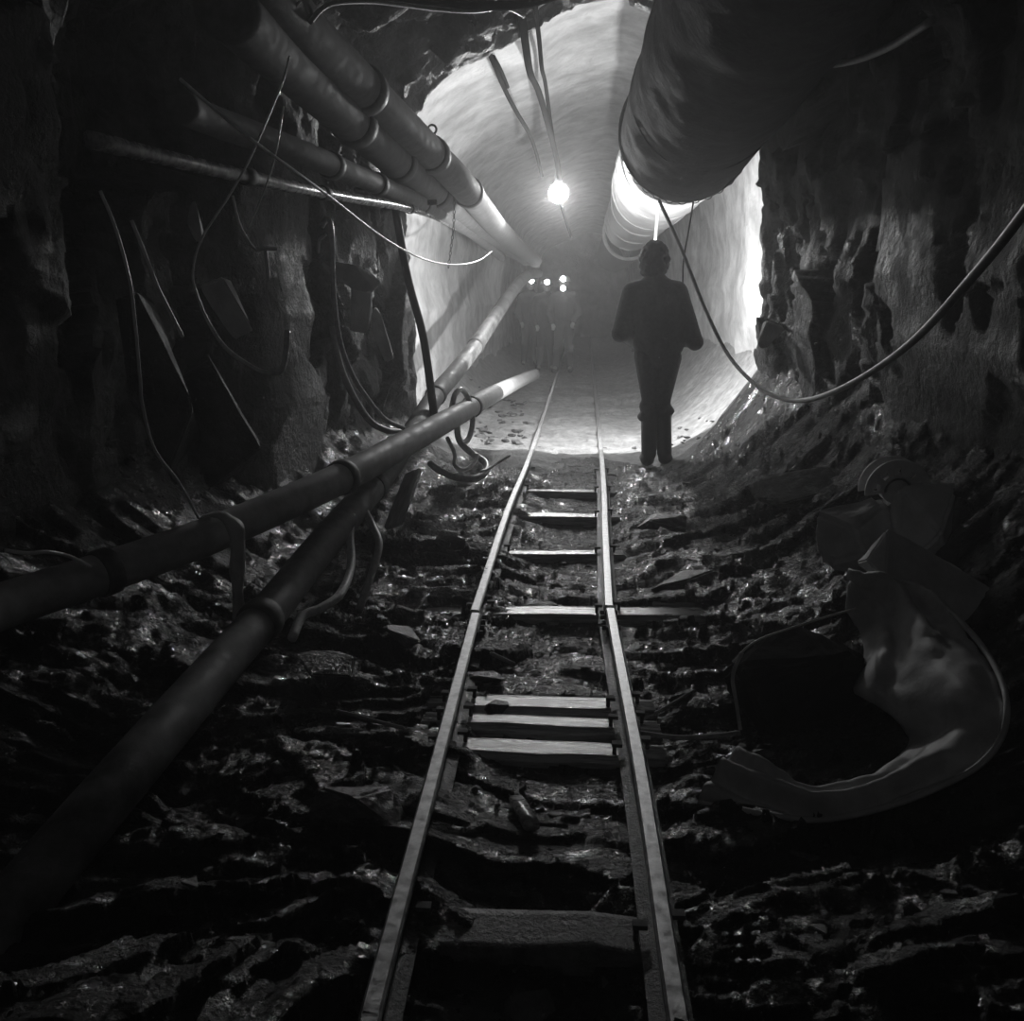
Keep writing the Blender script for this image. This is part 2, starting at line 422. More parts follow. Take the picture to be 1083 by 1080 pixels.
scatter(60, (.42, 1.25), (1.8, 7), .03, 'small broken wet stone in the mud right of the track', 'loose stones right of the track', 'stone')
for i in range(70):
    g = G(st.uniform(497, 556), st.uniform(425, 474), .05); mx, lx, rx = track_mid(g.y)
    if g.x > lx - .08: continue
    s = st.uniform(.015, .05)
    o = obj('rubble_stone', rock_bm(s * 1.5, s, s * .6, 300 + i, 10, 0), M['stone'], smooth=False)
    o.location = (g.x, g.y, H1(g.x, g.y) + s * .3); o.rotation_euler = (0, 0, st.uniform(0, 6))
    tag(o, 'small dark rubble stone on the bright floor beside the hose coil', 'stone', 'rubble on the lit floor left of the track')
for i in range(30):
    g = G(st.uniform(640, 780), st.uniform(430, 480), .1); s = st.uniform(.012, .03)
    y = st.uniform(8.0, 9.5); x = st.uniform(.45, 1.2)
    o = obj('rubble_stone', rock_bm(s * 1.5, s, s * .6, 400 + i, 10, 0), M['stone'], smooth=False)
    o.location = (x, y, H1(x, y) + s * .3); o.rotation_euler = (0, 0, st.uniform(0, 6))
    tag(o, 'small dark rubble stone on the bright floor beyond the standing man', 'stone', 'rubble on the lit floor right of the track')
def RF(px, py, up=0.0):
    v = ray(px, py); Y = np.arange(.9, 12, .02); hx = H(Y * v.x / v.y, Y); hit = np.nonzero(CAM_Z + Y * v.z / v.y <= hx + up)[0]
    return P(px, py, float(Y[hit[0]]) if len(hit) else 8.0)
# bits of wood
def plank(a, b, w, t, label, m='drywood', name='plank', roll=0.0):
    a = Vector(a); b = Vector(b); d = b - a; ln = d.length
    o = obj(name, box_bm(w, t, ln, .004, .004, 2, int(ln * 100)), M[m])
    o.location = (a + b) / 2; q = d.to_track_quat('Z', 'Y'); o.rotation_mode = 'QUATERNION'
    from mathutils import Quaternion
    o.rotation_quaternion = q @ Quaternion((0, 0, 1), roll)
    return tag(o, label, 'plank' if name == 'plank' else 'stick')
def onfloor(px, py, up=.02):
    g = G(px, py, .0)
    for _ in range(4): g = G(px, py, H1(g.x, g.y) + up)
    return g
plank(onfloor(545, 846), onfloor(563, 874), .045, .03, 'short block of wood lying in the mud between the rails', 'wood', 'wood_offcut')
plank(onfloor(355, 752), onfloor(428, 770), .012, .012, 'thin stick lying in the mud left of the left rail', 'drywood', 'wood_stick')
plank(onfloor(678, 763), onfloor(735, 730), .012, .012, 'thin stick slanting beside the right rail', 'drywood', 'wood_stick')
plank(onfloor(518, 690), onfloor(545, 703), .014, .014, 'splinter of wood lying against the left rail near the oval stone', 'drywood', 'wood_stick')
plank(onfloor(690, 638), onfloor(735, 641), .05, .02, 'pale splintered board lying right of the long sleeper', 'drywood')

# ------------------------------------------------------------------ ventilation duct
DC = P(726, 139, 7.75); DR = .52
cxd, czd = DC.x, DC.z
def dcen(y):
    q = max(0, 7.7 - y); return cxd + .02 * q, czd + .06 * q
def duct(name, y0, y1, r, m, label, dz=0.0, thick=.012, wr=.012, flute=0):
    bm = bmesh.new(); ny = max(12, int((y1 - y0) / .04)); ns = 96; outer = []; inner = []
    for j in range(ny + 1):
        y = y0 + (y1 - y0) * j / ny; ro = []; ri = []
        sag = -.012 * math.sin((y - y0) * PI / 1.5) ** 2
        for k in range(ns):
            a = 2 * PI * k / ns; c, s = math.cos(a), math.sin(a)
            q = Vector((c * 1.5, y * 1.1, s * 1.5))
            d = wr * (mnoise.noise(q * 1.3) * 1.5 + .8 * mnoise.noise(Vector((c * 2, y * 5, s * 2)))) + flute * .004 * math.sin(y * 2 * PI / .16)
            rr = r + d
            ccx, ccz = dcen(y)
            if y0 < 0: rr *= 1 - .02 * max(0, 7.7 - y)
            ro.append(bm.verts.new((ccx + c * rr, y, ccz + dz + sag + s * rr)))
            if j in (0, ny): pass
        outer.append(ro)
    for a, b in zip(outer, outer[1:]):
        for k in range(ns): bm.faces.new((a[k], b[k], b[(k + 1) % ns], a[(k + 1) % ns]))
    # turned-in lips so that the wall of the duct has thickness
    for ring, yy in ((outer[0], y0 + .05), (outer[-1], y1 - .05)):
        ccx, ccz = dcen(yy)
        inn = [bm.verts.new((ccx + (v.co.x - ccx) * (1 - thick / r), yy, ccz + dz + (v.co.z - ccz - dz) * (1 - thick / r))) for v in ring]
        for k in range(ns):
            f = (ring[k], ring[(k + 1) % ns], inn[(k + 1) % ns], inn[k])
            bm.faces.new(f)
    bmesh.ops.recalc_face_normals(bm, faces=bm.faces[:])
    o = obj(name, bm, M[m]); return tag(o, label, 'duct', 'ventilation duct sections')
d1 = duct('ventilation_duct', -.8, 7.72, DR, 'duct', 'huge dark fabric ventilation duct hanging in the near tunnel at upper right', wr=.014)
d2 = duct('ventilation_duct', 7.62, 11.2, DR - .045, 'ductlit', 'brightly lit pale duct section just behind the man\'s head', dz=-.02, wr=.012)
d3 = duct('ventilation_duct', 11.1, 16.4, DR - .075, 'ductlit', 'dimmer duct section farther in, left of the man\'s head', dz=-.03, wr=.014)
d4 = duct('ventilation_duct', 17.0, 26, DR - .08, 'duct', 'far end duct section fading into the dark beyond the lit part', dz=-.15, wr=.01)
def ring_bm(cx, y, cz, r, t, seg=64):
    bm = bmesh.new()
    path = [Vector((cx + math.cos(2 * PI * k / seg) * r, y, cz + math.sin(2 * PI * k / seg) * r)) for k in range(seg + 1)]
    add_tube(bm, path, t, 8, cap=False); bmesh.ops.remove_doubles(bm, verts=bm.verts[:], dist=1e-4); return bm
for y in (3.2, 6.6): obj('hoop', ring_bm(dcen(y)[0], y, dcen(y)[1], DR * (1 - .02 * (7.7 - y)) + .0, .005), M['duct'], d1)
obj('hoop', ring_bm(cxd, 7.71, czd, DR + .002, .014), M['collar'], d1)
for y in (8.6, 9.8, 11.15): obj('hoop', ring_bm(cxd, y, czd - .02, DR - .043, .014), M['ductlit'], d2)
for y in (12.6, 14.4, 16.35): obj('hoop', ring_bm(cxd, y, czd - .03, DR - .073, .014), M['ductlit'], d3)
obj('hoop', ring_bm(cxd, 17.02, czd - .15, DR - .07, .03), M['ductlit'], d4)
# lacing of small chain round the lip
def chain(name, pts, label, lr=.018, t=.0035, m='rust', cat='chain'):
    path = smooth_path(pts, 24); bm = bmesh.new(); acc = 0; step = lr * 2.3; k = 0
    last = path[0]
    for i in range(1, len(path)):
        acc += (path[i] - path[i - 1]).length
        if acc >= step:
            acc = 0; tdir = (path[i] - last).normalized(); mid = (path[i] + last) / 2; last = path[i]
            q = tdir.to_track_quat('X', 'Z').to_matrix().to_4x4(); rot = Matrix.Rotation((PI / 2) * (k % 2) + .3, 4, 'X'); k += 1
            ring = []
            for s in range(13):
                a = 2 * PI * s / 12
                ring.append((Matrix.Translation(mid) @ q @ rot) @ Vector((math.cos(a) * lr * 1.35, math.sin(a) * lr * .8, 0)))
            add_tube(bm, ring, t, 6, cap=False)
    bmesh.ops.remove_doubles(bm, verts=bm.verts[:], dist=1e-5)
    return tag(obj(name, bm, M[m]), label, cat)
lip = [Vector((cxd + math.cos(a) * (DR + .0), 7.76, czd + math.sin(a) * (DR + .01))) for a in np.linspace(-PI * .93, -PI * .02, 12)]
chain('lacing_chain', lip, 'thin chain laced round the bright lower lip of the big duct', .022, .004)

# ------------------------------------------------------------------ pipes
def pipe(name, pts, r, m, label, n=8, group=None, seg=24, wob=0):
    bm = bmesh.new(); add_tube(bm, smooth_path(pts, n), r, seg, wob=wob)
    return tag(obj(name, bm, M[m]), label, 'pipe', group)
def collar_on(parent, a, b, r, w, m='collar', name='coupling', bolts=0, flange=0):
    a = Vector(a); b = Vector(b); t = (b - a).normalized(); bm = bmesh.new()
    prof = [(-.5, 0.9), (-.5, 1.0), (-.38, 1.08), (0, 1.1), (.38, 1.08), (.5, 1.0), (.5, .9)]
    q = t.to_track_quat('Z', 'Y').to_matrix().to_4x4(); Mx = Matrix.Translation(a) @ q
    rings = [[bm.verts.new(Mx @ Vector((math.cos(2 * PI * k / 24) * r * pr, math.sin(2 * PI * k / 24) * r * pr, z * w))) for k in range(24)] for z, pr in prof]
    for x, y in zip(rings, rings[1:]):
        for k in range(24): bm.faces.new((x[k], x[(k + 1) % 24], y[(k + 1) % 24], y[k]))
    for k in range(bolts):
        an = 2 * PI * (k + .5) / bolts
        bmesh.ops.create_cone(bm, cap_ends=True, segments=6, radius1=.012, radius2=.012, depth=w * 1.6,
                              matrix=Mx @ Matrix.Translation((math.cos(an) * r * 1.12, math.sin(an) * r * 1.12, 0)))
    return obj(name, bm, M[m], parent, smooth=not bolts)

RE = .076
E = [P(-60, 668, 2.35), P(0, 642, 2.65), P(103, 608, 3.0), P(233, 562, 3.5), P(362, 505, 4.3), P(440, 463, 5.4), P(496, 432, 6.9), P(520, 418, 8.0), P(548, 404, 10.6), P(566, 396, 13)]
e = pipe('pipe', E, RE, 'pipe', 'long straight grey pipe, upper one of the two crossing the lower left')
F = [P(-60, 1050, 1.6), P(60, 905, 1.93), P(150, 800, 2.3), P(235, 702, 2.9), P(290, 640, 3.4), P(340, 578, 4.0), P(398, 510, 4.9), P(437, 457, 6.1), P(461, 418, 7.3), P(482, 393, 8.1), P(503, 366, 9.0), P(527, 330, 10.4), P(548, 300, 12.0), P(560, 291, 13.2), P(569, 289, 14.5)]
f_ = pipe('pipe', F, RE, 'mottledpipe', 'grey pipe passing under the long straight one and rising along the bright left wall')
def dirof(pts, i): return (pts[i + 1] - pts[i]).normalized()
for pt, i in ((E[4], 4), (E[2].lerp(E[3], .05), 2), (E[6].lerp(E[7], .1), 6)):
    collar_on(e, pt, pt + dirof(E, i), RE + .004, .07)
for pt, i in ((F[4].lerp(F[3], .3), 3), (F[5].lerp(F[6], .92), 5), (F[10], 10), (F[8], 8)):
    collar_on(f_, pt, pt + dirof(F, i), RE + .004, .09)
# upper left bundle
RA = .118
A_ = [P(262, -40, 3.75), P(315, 27, 4.4), P(385, 95, 5.5), P(457, 164, 7.1), P(490, 197, 8.0), P(525, 240, 10.5), P(548, 262, 13.5), P(566, 276, 17)]
a_ = pipe('pipe', A_, RA, 'pipe2', 'upper large pipe of the pair running up to the top left corner')
B_ = [P(236, 5, 3.7), P(302, 66, 4.5), P(360, 118, 5.4), P(421, 172, 6.7), P(461, 203, 7.9), P(505, 238, 10.2), P(540, 262, 13.5), P(556, 274, 17)]
b_ = pipe('pipe', B_, RA, 'pipe2', 'lower large pipe of the pair running up to the top left corner')
for pts, o, spots in ((A_, a_, ((2, .0, 0), (3, 0, .1), (4, .12, .5))), (B_, b_, ((3, .0, 0), (4, -.1, 0), (2, .2, 0)))):
    for i, k, _ in spots:
        pt = pts[i].lerp(pts[i + 1], max(k, 0)); collar_on(o, pt, pt + dirof(pts, i), RA + .006, .14, bolts=0)
C_ = [P(190, 112, 3.6), P(226, 128, 3.9), P(324, 164, 4.8), P(399, 195, 6.1), P(448, 216, 7.6), P(492, 241, 9.6), P(530, 271, 13)]
c_ = pipe('pipe', C_, .062, 'pipe2', 'middling pipe below the two large upper left pipes')
for i, k in ((3, 0), (2, .3), (4, 0)):
    pt = C_[i].lerp(C_[i + 1], k); collar_on(c_, pt, pt + dirof(C_, i), .068, .1)
D_ = [P(95, 148, 2.9), P(138, 158, 3.1), P(262, 187, 3.9), P(346, 205, 4.8), P(440, 222, 7.3), P(478, 238, 9.0), P(520, 262, 12)]
dd = pipe('pipe', D_, .028, 'glosspipe', 'thin glistening wet pipe, lowest of the upper left bundle', wob=.12)
for i, k in ((2, 0.0), (2, .95), (3, .9)):
    pt = D_[i].lerp(D_[i + 1], k); collar_on(dd, pt, pt + dirof(D_, i), .034, .07)
# hanger bracket that carries the bundle
h1 = empty('pipe_hanger', A_[4], 'iron hanger bar and rods carrying the upper left pipe bundle', 'bracket')
def child_tube(name, pts, r, m, parent, **k):
    o = obj(name, tube_bm(pts, r, **k), M[m]); o.parent = parent; o.matrix_parent_inverse = Matrix.Translation(-Vector(parent.location)); return o
child_tube('crossbar', [P(395, 228, 7.3), P(424, 216, 7.4), P(462, 214, 7.5)], .022, 'rust', h1)
child_tube('rod', [P(424, 216, 7.35), P(424, 150, 7.3), P(426, 95, 7.25)], .01, 'rust', h1)
chain('chain', [P(436, 118, 7.6), P(447, 134, 7.6), P(455, 146, 7.65), P(462, 158, 7.7), P(470, 172, 7.75), P(480, 186, 7.8)], 'rusty chain slung over the large upper left pipes at the bright wall', .024, .0055)
chain('chain', [P(459, 140, 7.95), P(468, 160, 7.95), P(478, 180, 7.95), P(480, 200, 7.95), P(480, 235, 7.95), P(477, 262, 7.95), P(474, 285, 7.95)], 'thin chain hanging down across the bright left wall from the pipes', .013, .003)
tag(obj('shackle', ring_bm(*P(457, 137, 7.75), .035, .009, 20), M['rust']), 'round iron ring at the top of the chain by the upper pipes', 'ring')

# ------------------------------------------------------------------ cables and hoses
def cable(name, pts, r, m, label, cat='cable', n=8, seg=10, group=None, flat=1.0):
    return tag(obj(name, tube_bm([P(*p) for p in pts], r, n=n, seg=seg, flat=flat), M[m]), label, cat, group)
cable('cable', [(1110, 185, 2.2), (1083, 225, 2.35), (1030, 291, 2.7), (962, 364, 3.3), (900, 406, 4.0), (855, 423, 4.8), (825, 421, 5.6), (800, 408, 6.3), (770, 375, 6.9), (745, 325, 7.2), (720, 262, 7.4), (697, 212, 7.7)], .0135, 'cable', 'long sagging cable from the right edge up to the lip of the duct')
cable('cable', [(985, 22, 3.7), (940, 50, 4.2), (900, 65, 4.8), (870, 68, 5.2), (838, 62, 5.6)], .016, 'cable', 'short pale cable at upper right crossing from the duct to the dark')
cable('wire', [(788, 118, 7.6), (781, 150, 7.7), (768, 172, 7.75), (750, 185, 7.8), (738, 187, 7.85)], .008, 'rubber', 'thin black wire curving along the duct lip against the bright wall')
cable('wire', [(736, 188, 7.9), (733, 215, 7.9), (728, 245, 7.9), (723, 275, 7.9), (722, 300, 7.9)], .007, 'rubber', 'thin black wire hanging straight down the bright right wall')
cable('tape', [(697, 214, 8.75), (695, 232, 8.75), (693, 254, 8.75)], .014, 'white', 'short white strip hanging from the duct above the man\'s head', 'tape')
cable('cable', [(546, -30, 6.2), (556, 48, 7.5), (561, 78, 8.3), (570, 98, 9), (581, 137, 9.8), (588, 165, 10.4), (592, 190, 10.8)], .03, 'matteblack', 'thick black cable running down to the round bulb', n=8, flat=.5)
cable('cable', [(562, -30, 6.4), (570, 40, 7.8), (573, 72, 8.4), (577, 90, 9), (584, 140, 10.0), (593, 190, 10.9)], .018, 'matteblack', 'second black cable beside the thick one above the bulb')
cable('cable', [(470, -20, 6.2), (495, 13, 7.0), (511, 42, 7.6), (520, 62, 8.0), (534, 95, 8.8), (546, 118, 9.3), (560, 142, 9.9), (568, 165, 10.5), (573, 186, 11)], .02, 'matteblack', 'black cable left of the bulb cable on the bright ceiling')
cable('cable', [(522, 60, 8.0), (530, 75, 8.4), (537, 92, 8.8)], .016, 'matteblack', 'short loose cable end beside the left ceiling cable')
cable('cable', [(594, 218, 11.2), (598, 232, 12), (604, 250, 13)], .02, 'matteblack', 'black cable running on from the bulb into the dark')
cable('cable', [(328, 23, 4.2), (341, 9, 4.3), (357, 3, 4.4), (394, 2, 4.7), (430, 6, 5.0), (463, 10, 5.3), (499, 12, 5.6), (535, 9, 6.0), (554, 17, 6.4)], .011, 'cable', 'pale cable arching across the very top of the frame')
cable('cable', [(395, -8, 5.0), (455, 0, 5.3), (500, 5, 5.6), (550, 5, 6.1), (600, -8, 6.6)], .028, 'matteblack', 'thick black cable across the very top of the frame')
cable('wire', [(318, 0, 4.0), (310, 10, 4.05), (302, 22, 4.1)], .006, 'cable', 'short wire end at the top beside the large pipes')
cable('wire', [(191, 84, 2.9), (229, 117, 3.1), (271, 151, 3.3), (346, 206, 4.0), (408, 253, 5.6), (448, 274, 7.0), (479, 280, 8.0), (505, 276, 8.8), (520, 266, 9.4)], .006, 'wire', 'long thin straight wire slanting across the upper left pipes')
cable('cable', [(306, 60, 4.1), (297, 91, 4.0), (266, 164, 3.75), (244, 204, 3.65), (213, 253, 3.55), (204, 287, 3.5), (208, 310, 3.5), (220, 340, 3.5), (238, 367, 3.5), (264, 387, 3.55), (284, 395, 3.6), (297, 391, 3.65), (302, 376, 3.7), (304, 350, 3.75)], lambda t: .0045 + .008 * min(1, max(0, (t - .45) / .35)), 'palecable', 'pale hose hanging in a big hook shaped loop on the left wall', 'hose')
cable('wire', [(246, 207, 3.6), (253, 236, 3.6), (262, 253, 3.65), (271, 264, 3.7), (282, 265, 3.75)], .005, 'wire', 'short thin wire curving down to the wall hook')
cable('wire', [(300, 112, 3.9), (291, 165, 3.9), (277, 208, 3.85), (262, 242, 3.8)], .0035, 'wire', 'fine wire hanging behind the wet pipe on the left')
cable('hose', [(416, 205, 6.9), (419, 225, 6.9), (431, 293, 6.9), (446, 349, 6.8), (453, 391, 6.7), (459, 438, 6.5), (461, 450, 6.4)], .03, 'rubber', 'thick black hose hanging straight down to the long grey pipe', 'hose')
cable('hose', [(340, 240, 5.1), (347, 231, 5.1), (351, 247, 5.1), (352, 291, 5.1), (354, 324, 5.1), (360, 362, 5.1), (371, 393, 5.15), (384, 415, 5.2), (406, 442, 5.4), (427, 453, 5.6)], .014, 'palecable', 'slim hose sagging down the left wall to the pipes, nearer the pillar', 'hose')
cable('hose', [(352, 345, 5.3), (358, 380, 5.3), (370, 412, 5.3), (390, 444, 5.4), (408, 455, 5.5), (424, 457, 5.7)], .02, 'cable', 'thicker pale hose sagging under the slim one on the left wall', 'hose')
cable('cord', [(106, 202, 2.7), (122, 241, 2.7), (137, 296, 2.7), (143, 344, 2.7), (148, 398, 2.7), (151, 430, 2.75), (164, 476, 2.85), (189, 510, 3.0), (210, 548, 3.2)], .005, 'wire', 'long thin cord hanging down the dark left wall to the grey pipe', 'cord')
cable('cord', [(139, 233, 3.0), (148, 255, 3.0), (157, 278, 3.0), (167, 304, 3.0), (180, 330, 3.05), (193, 356, 3.1)], .006, 'wire', 'short pale cord on the left wall beside the long hanging one', 'cord')
cable('cord', [(5, 582, 2.5), (30, 585, 2.55), (52, 584, 2.6), (75, 589, 2.7), (96, 600, 2.75)], .006, 'wire', 'short cord lying onto the grey pipe at the left edge', 'cord')
cable('hose', [(372, 545, 4.3), (370, 567, 4.2), (371, 600, 4.0), (360, 628, 3.75), (340, 643, 3.6), (320, 652, 3.5), (309, 675, 3.35)], .02, 'palecable', 'ribbed hose curling down from the lower grey pipe to the mud', 'hose')
cable('hose', [(385, 538, 4.5), (395, 558, 4.35), (401, 577, 4.2), (392, 610, 4.0), (380, 645, 3.8)], .018, 'cable', 'short bent hose beside the ribbed one, standing in the mud', 'hose')
# hose coil beyond the pipes
cable('hose', [(474, 450, 6.4), (477, 435, 6.5), (481, 418, 6.6), (487, 412, 6.7), (493, 417, 6.8), (498, 430, 6.8), (500, 446, 6.8), (496, 463, 6.7), (489, 470, 6.6)], .021, 'palecable', 'hose standing up in a narrow arch behind the long grey pipe', 'hose')
cable('hose', [(483, 448, 6.6), (486, 466, 6.55), (500, 480, 6.5), (513, 489, 6.4), (514, 498, 6.25), (503, 506, 6.1), (483, 505, 6.05), (467, 499, 6.1), (455, 490, 6.2)], .025, 'palecable', 'thick hose looping in a wide coil on the floor left of the track', 'hose')
cable('hose', [(473, 463, 6.3), (481, 480, 6.2), (481, 492, 6.1), (490, 497, 6.1), (500, 491, 6.2), (505, 481, 6.3)], .015, 'palecable', 'slim hose tangled inside the wide coil left of the track', 'hose')
cable('hose', [(508, 499, 6.1), (516, 496, 6.2), (524, 491, 6.3), (531, 487, 6.35), (539, 482, 6.4)], .01, 'palecable', 'thin hose end reaching from the coil towards the left rail', 'hose')
# strap hanging over the pipe
bm = bmesh.new()
path = [P(212, 549, 3.45), P(224, 545, 3.45), P(238, 547, 3.42), P(250, 562, 3.38), P(252, 600, 3.35), P(252, 640, 3.32), P(256, 691, 3.28), P(260, 730, 3.25), P(264, 775, 3.2)]
add_tube(bm, smooth_path(path, 10), lambda t: .014 + .018 * math.sin(min(1, t * 1.3) * PI) + .004 * math.sin(t * 40), 10, flat=.45, wob=.5)
tag(obj('rag_strap', bm, M['tarp']), 'ragged strap tied over the long grey pipe and hanging to the floor', 'strap')
# planks by the pipes
plank(P(437, 500, 5.5), P(416, 556, 4.9), .11, .03, 'pale board leaning down from the pipes beside the hose coil', roll=.4)
# wall bracket at left
wb = empty('wall_hook', P(272, 264, 3.75), 'small iron wall hook with a hanging pin on the left wall', 'hook')
child_tube('bar', [P(270, 264, 3.72), P(293, 263, 3.75)], .008, 'wire', wb)
child_tube('pin', [P(281, 264, 3.72), P(284, 296, 3.72)], .008, 'wire', wb)
child_tube('bar', [P(338, 266, 5.0), P(337, 250, 5.0), P(346, 232, 5.0)], .006, 'wire', tag(bpy.data.objects.new('wall_rod', None), 'bent iron rod sticking out at the top of the smooth pillar', 'rod') if False else wb) if False else None
cable('rod', [(336, 268, 5.05), (338, 254, 5.05), (345, 248, 5.05)], .008, 'wire', 'bent iron rod sticking out beside the slim hose on the left wall', 'rod')
# slabs of rock standing out of the left wall
def wall_slab(px, py, Y, s, rot, label, seed, m='slab'):
    o = obj('rock_slab', rock_bm(*s, seed), M[m], smooth=False); o.location = P(px, py, Y); o.rotation_euler = rot
    return tag(o, label, 'rock')
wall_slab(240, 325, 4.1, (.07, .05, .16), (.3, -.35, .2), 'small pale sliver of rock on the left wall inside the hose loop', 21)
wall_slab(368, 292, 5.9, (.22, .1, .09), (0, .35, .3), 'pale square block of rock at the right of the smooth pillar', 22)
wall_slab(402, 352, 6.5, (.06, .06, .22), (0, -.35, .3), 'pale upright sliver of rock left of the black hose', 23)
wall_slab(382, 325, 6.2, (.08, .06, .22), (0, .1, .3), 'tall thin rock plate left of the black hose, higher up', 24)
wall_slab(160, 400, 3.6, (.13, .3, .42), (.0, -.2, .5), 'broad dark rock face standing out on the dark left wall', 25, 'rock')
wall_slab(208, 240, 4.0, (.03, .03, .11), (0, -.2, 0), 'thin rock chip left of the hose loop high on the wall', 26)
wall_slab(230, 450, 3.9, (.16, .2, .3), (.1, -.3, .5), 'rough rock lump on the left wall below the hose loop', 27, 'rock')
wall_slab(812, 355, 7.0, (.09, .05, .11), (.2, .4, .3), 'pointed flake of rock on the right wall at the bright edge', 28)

# ------------------------------------------------------------------ right hand pile
def boulder(px, py, s, rot, label, seed, m='slab', np_=14, up=.7):
    o = obj('boulder', rock_bm(*s, seed, np_, 3, .04), M[m], smooth=False); o.location = RF(px, py, s[2] * up) + Vector((0, s[1] * .5, 0)); o.rotation_euler = rot
    return tag(o, label, 'rock')
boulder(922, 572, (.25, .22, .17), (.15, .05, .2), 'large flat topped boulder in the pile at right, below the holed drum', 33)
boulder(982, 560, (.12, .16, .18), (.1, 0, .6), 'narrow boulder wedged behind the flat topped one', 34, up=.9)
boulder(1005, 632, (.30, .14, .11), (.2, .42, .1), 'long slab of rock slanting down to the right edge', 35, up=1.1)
boulder(852, 735, (.27, .2, .2), (0, .1, .3), 'black lump put in for the dark hollow inside the tarpaulin', 36, 'matteblack', 26, up=.6)  # black mass stands in for the shade within the tarpaulin
boulder(860, 520, (.28, .3, .1), (0, -.2, .2), 'smooth dark rock swelling at the foot of the right wall', 37, 'rock', 20, up=.2)
# tarpaulin: a folded sheet lofted between its inner and outer edge
outer = [RF(*q) for q in ((893, 611, .3), (960, 617, .3), (1012, 655, .26), (1048, 700, .22), (1064, 748, .17), (1048, 798, .1), (995, 832, .05), (930, 856, .03), (862, 868, .02), (800, 860, .02), (738, 848, .02))]
inner = [RF(*q) for q in ((896, 640, .26), (912, 668, .2), (915, 700, .15), (905, 735, .1), (945, 765, .08), (962, 790, .05), (925, 822, .03), (885, 838, .02), (848, 842, .03), (815, 815, .08), (785, 792, .12))]
so = smooth_path(outer, 9); si = smooth_path(inner, 9); bm = bmesh.new(); rowsv = []
nv = 26
for a, b in zip(si, so):
    r_ = []
    for k in range(nv + 1):
        t = k / nv; p = a.lerp(b, t)
        bulge = math.sin(t * PI) * .05
        q = p.copy()
        p = p + Vector((0, -.3, 1)).normalized() * (bulge + .022 * mnoise.noise(Vector((q.x * 4, q.y * 4, q.z * 9))) + .016 * abs(mnoise.noise(q * 11)) + .008 * mnoise.noise(q * 26) + .02 * math.sin(t * 13 + 6 * mnoise.noise(q * 2)))
        r_.append(bm.verts.new(p))
    rowsv.append(r_)
for a, b in zip(rowsv, rowsv[1:]):
    for k in range(nv): bm.faces.new((a[k], a[k + 1], b[k + 1], b[k]))
bmesh.ops.recalc_face_normals(bm, faces=bm.faces[:])
tp = obj('tarpaulin', bm, M['tarp']); sm = tp.modifiers.new('thickness', 'SOLIDIFY'); sm.thickness = .006
tag(tp, 'big crumpled tarpaulin curling round the dark hollow at lower right', 'tarpaulin')
hem = obj('hem', tube_bm([v + Vector((0, -.004, .004)) for v in so[::6]], .009, n=6, seg=8), M['tarp'], tp)
cable('cord', [(775, 700, 2.9), (800, 678, 2.95), (850, 660, 3.05), (900, 645, 3.15), (940, 634, 3.2)], .004, 'wire', 'thin cord drawn across the top of the dark hollow to the tarpaulin', 'cord')
cable('root_stick', [(676, 775, 2.85), (715, 780, 2.8), (750, 779, 2.8), (783, 775, 2.8)], .008, 'drywood', 'pale bent stick lying between the right rail and the dark hollow', 'stick')
cable('strip', [(783, 772, 2.6), (779, 745, 2.65), (775, 715, 2.7), (785, 690, 2.75)], .006, 'tarp', 'pale strip added as the lit edge of the dark hollow, track side', 'strip', flat=.4)  # strip added to draw the light along the hollow's edge
# holed drum lying on the boulder
dp = P(950, 520, 4.0)
hd = empty('holed_drum', dp, 'old holed iron drum half sunk behind the flat topped boulder', 'drum')
bm = bmesh.new(); rr = .14; n = 20
for side in (0, 1):
    y = side * .1
    for k in range(n):
        a0 = PI * 1.05 * k / n; a1 = PI * 1.05 * (k + 1) / n
        for (ra, rb) in ((.05, .075), (.075, .105), (.105, .14)):
            if (ra, rb) == (.075, .105) and k % 4 in (1, 2): continue
            vs = [bm.verts.new((math.cos(a) * r, y, math.sin(a) * r)) for a, r in ((a0, ra), (a0, rb), (a1, rb), (a1, ra))]
            bm.faces.new(vs)
bmesh.ops.remove_doubles(bm, verts=bm.verts[:], dist=1e-4)
pl = obj('flange', bm, M['slab'], hd, smooth=False); s2 = pl.modifiers.new('thickness', 'SOLIDIFY'); s2.thickness = .012
bm = bmesh.new(); path = [Vector((math.cos(a) * .09, .05, math.sin(a) * .09)) for a in np.linspace(0, PI * 1.05, 14)]
bmesh.ops.create_cone(bm, cap_ends=True, segments=24, radius1=.06, radius2=.06, depth=.1, matrix=Matrix.Translation((0, .05, 0)) @ Matrix.Rotation(PI / 2, 4, 'X'))
obj('core', bm, M['slab'], hd)
obj('axle', tube_bm([Vector((.05, .05, .02)), Vector((.17, .03, .02)), Vector((.24, .02, .025))], .012, n=6), M['slab'], hd)

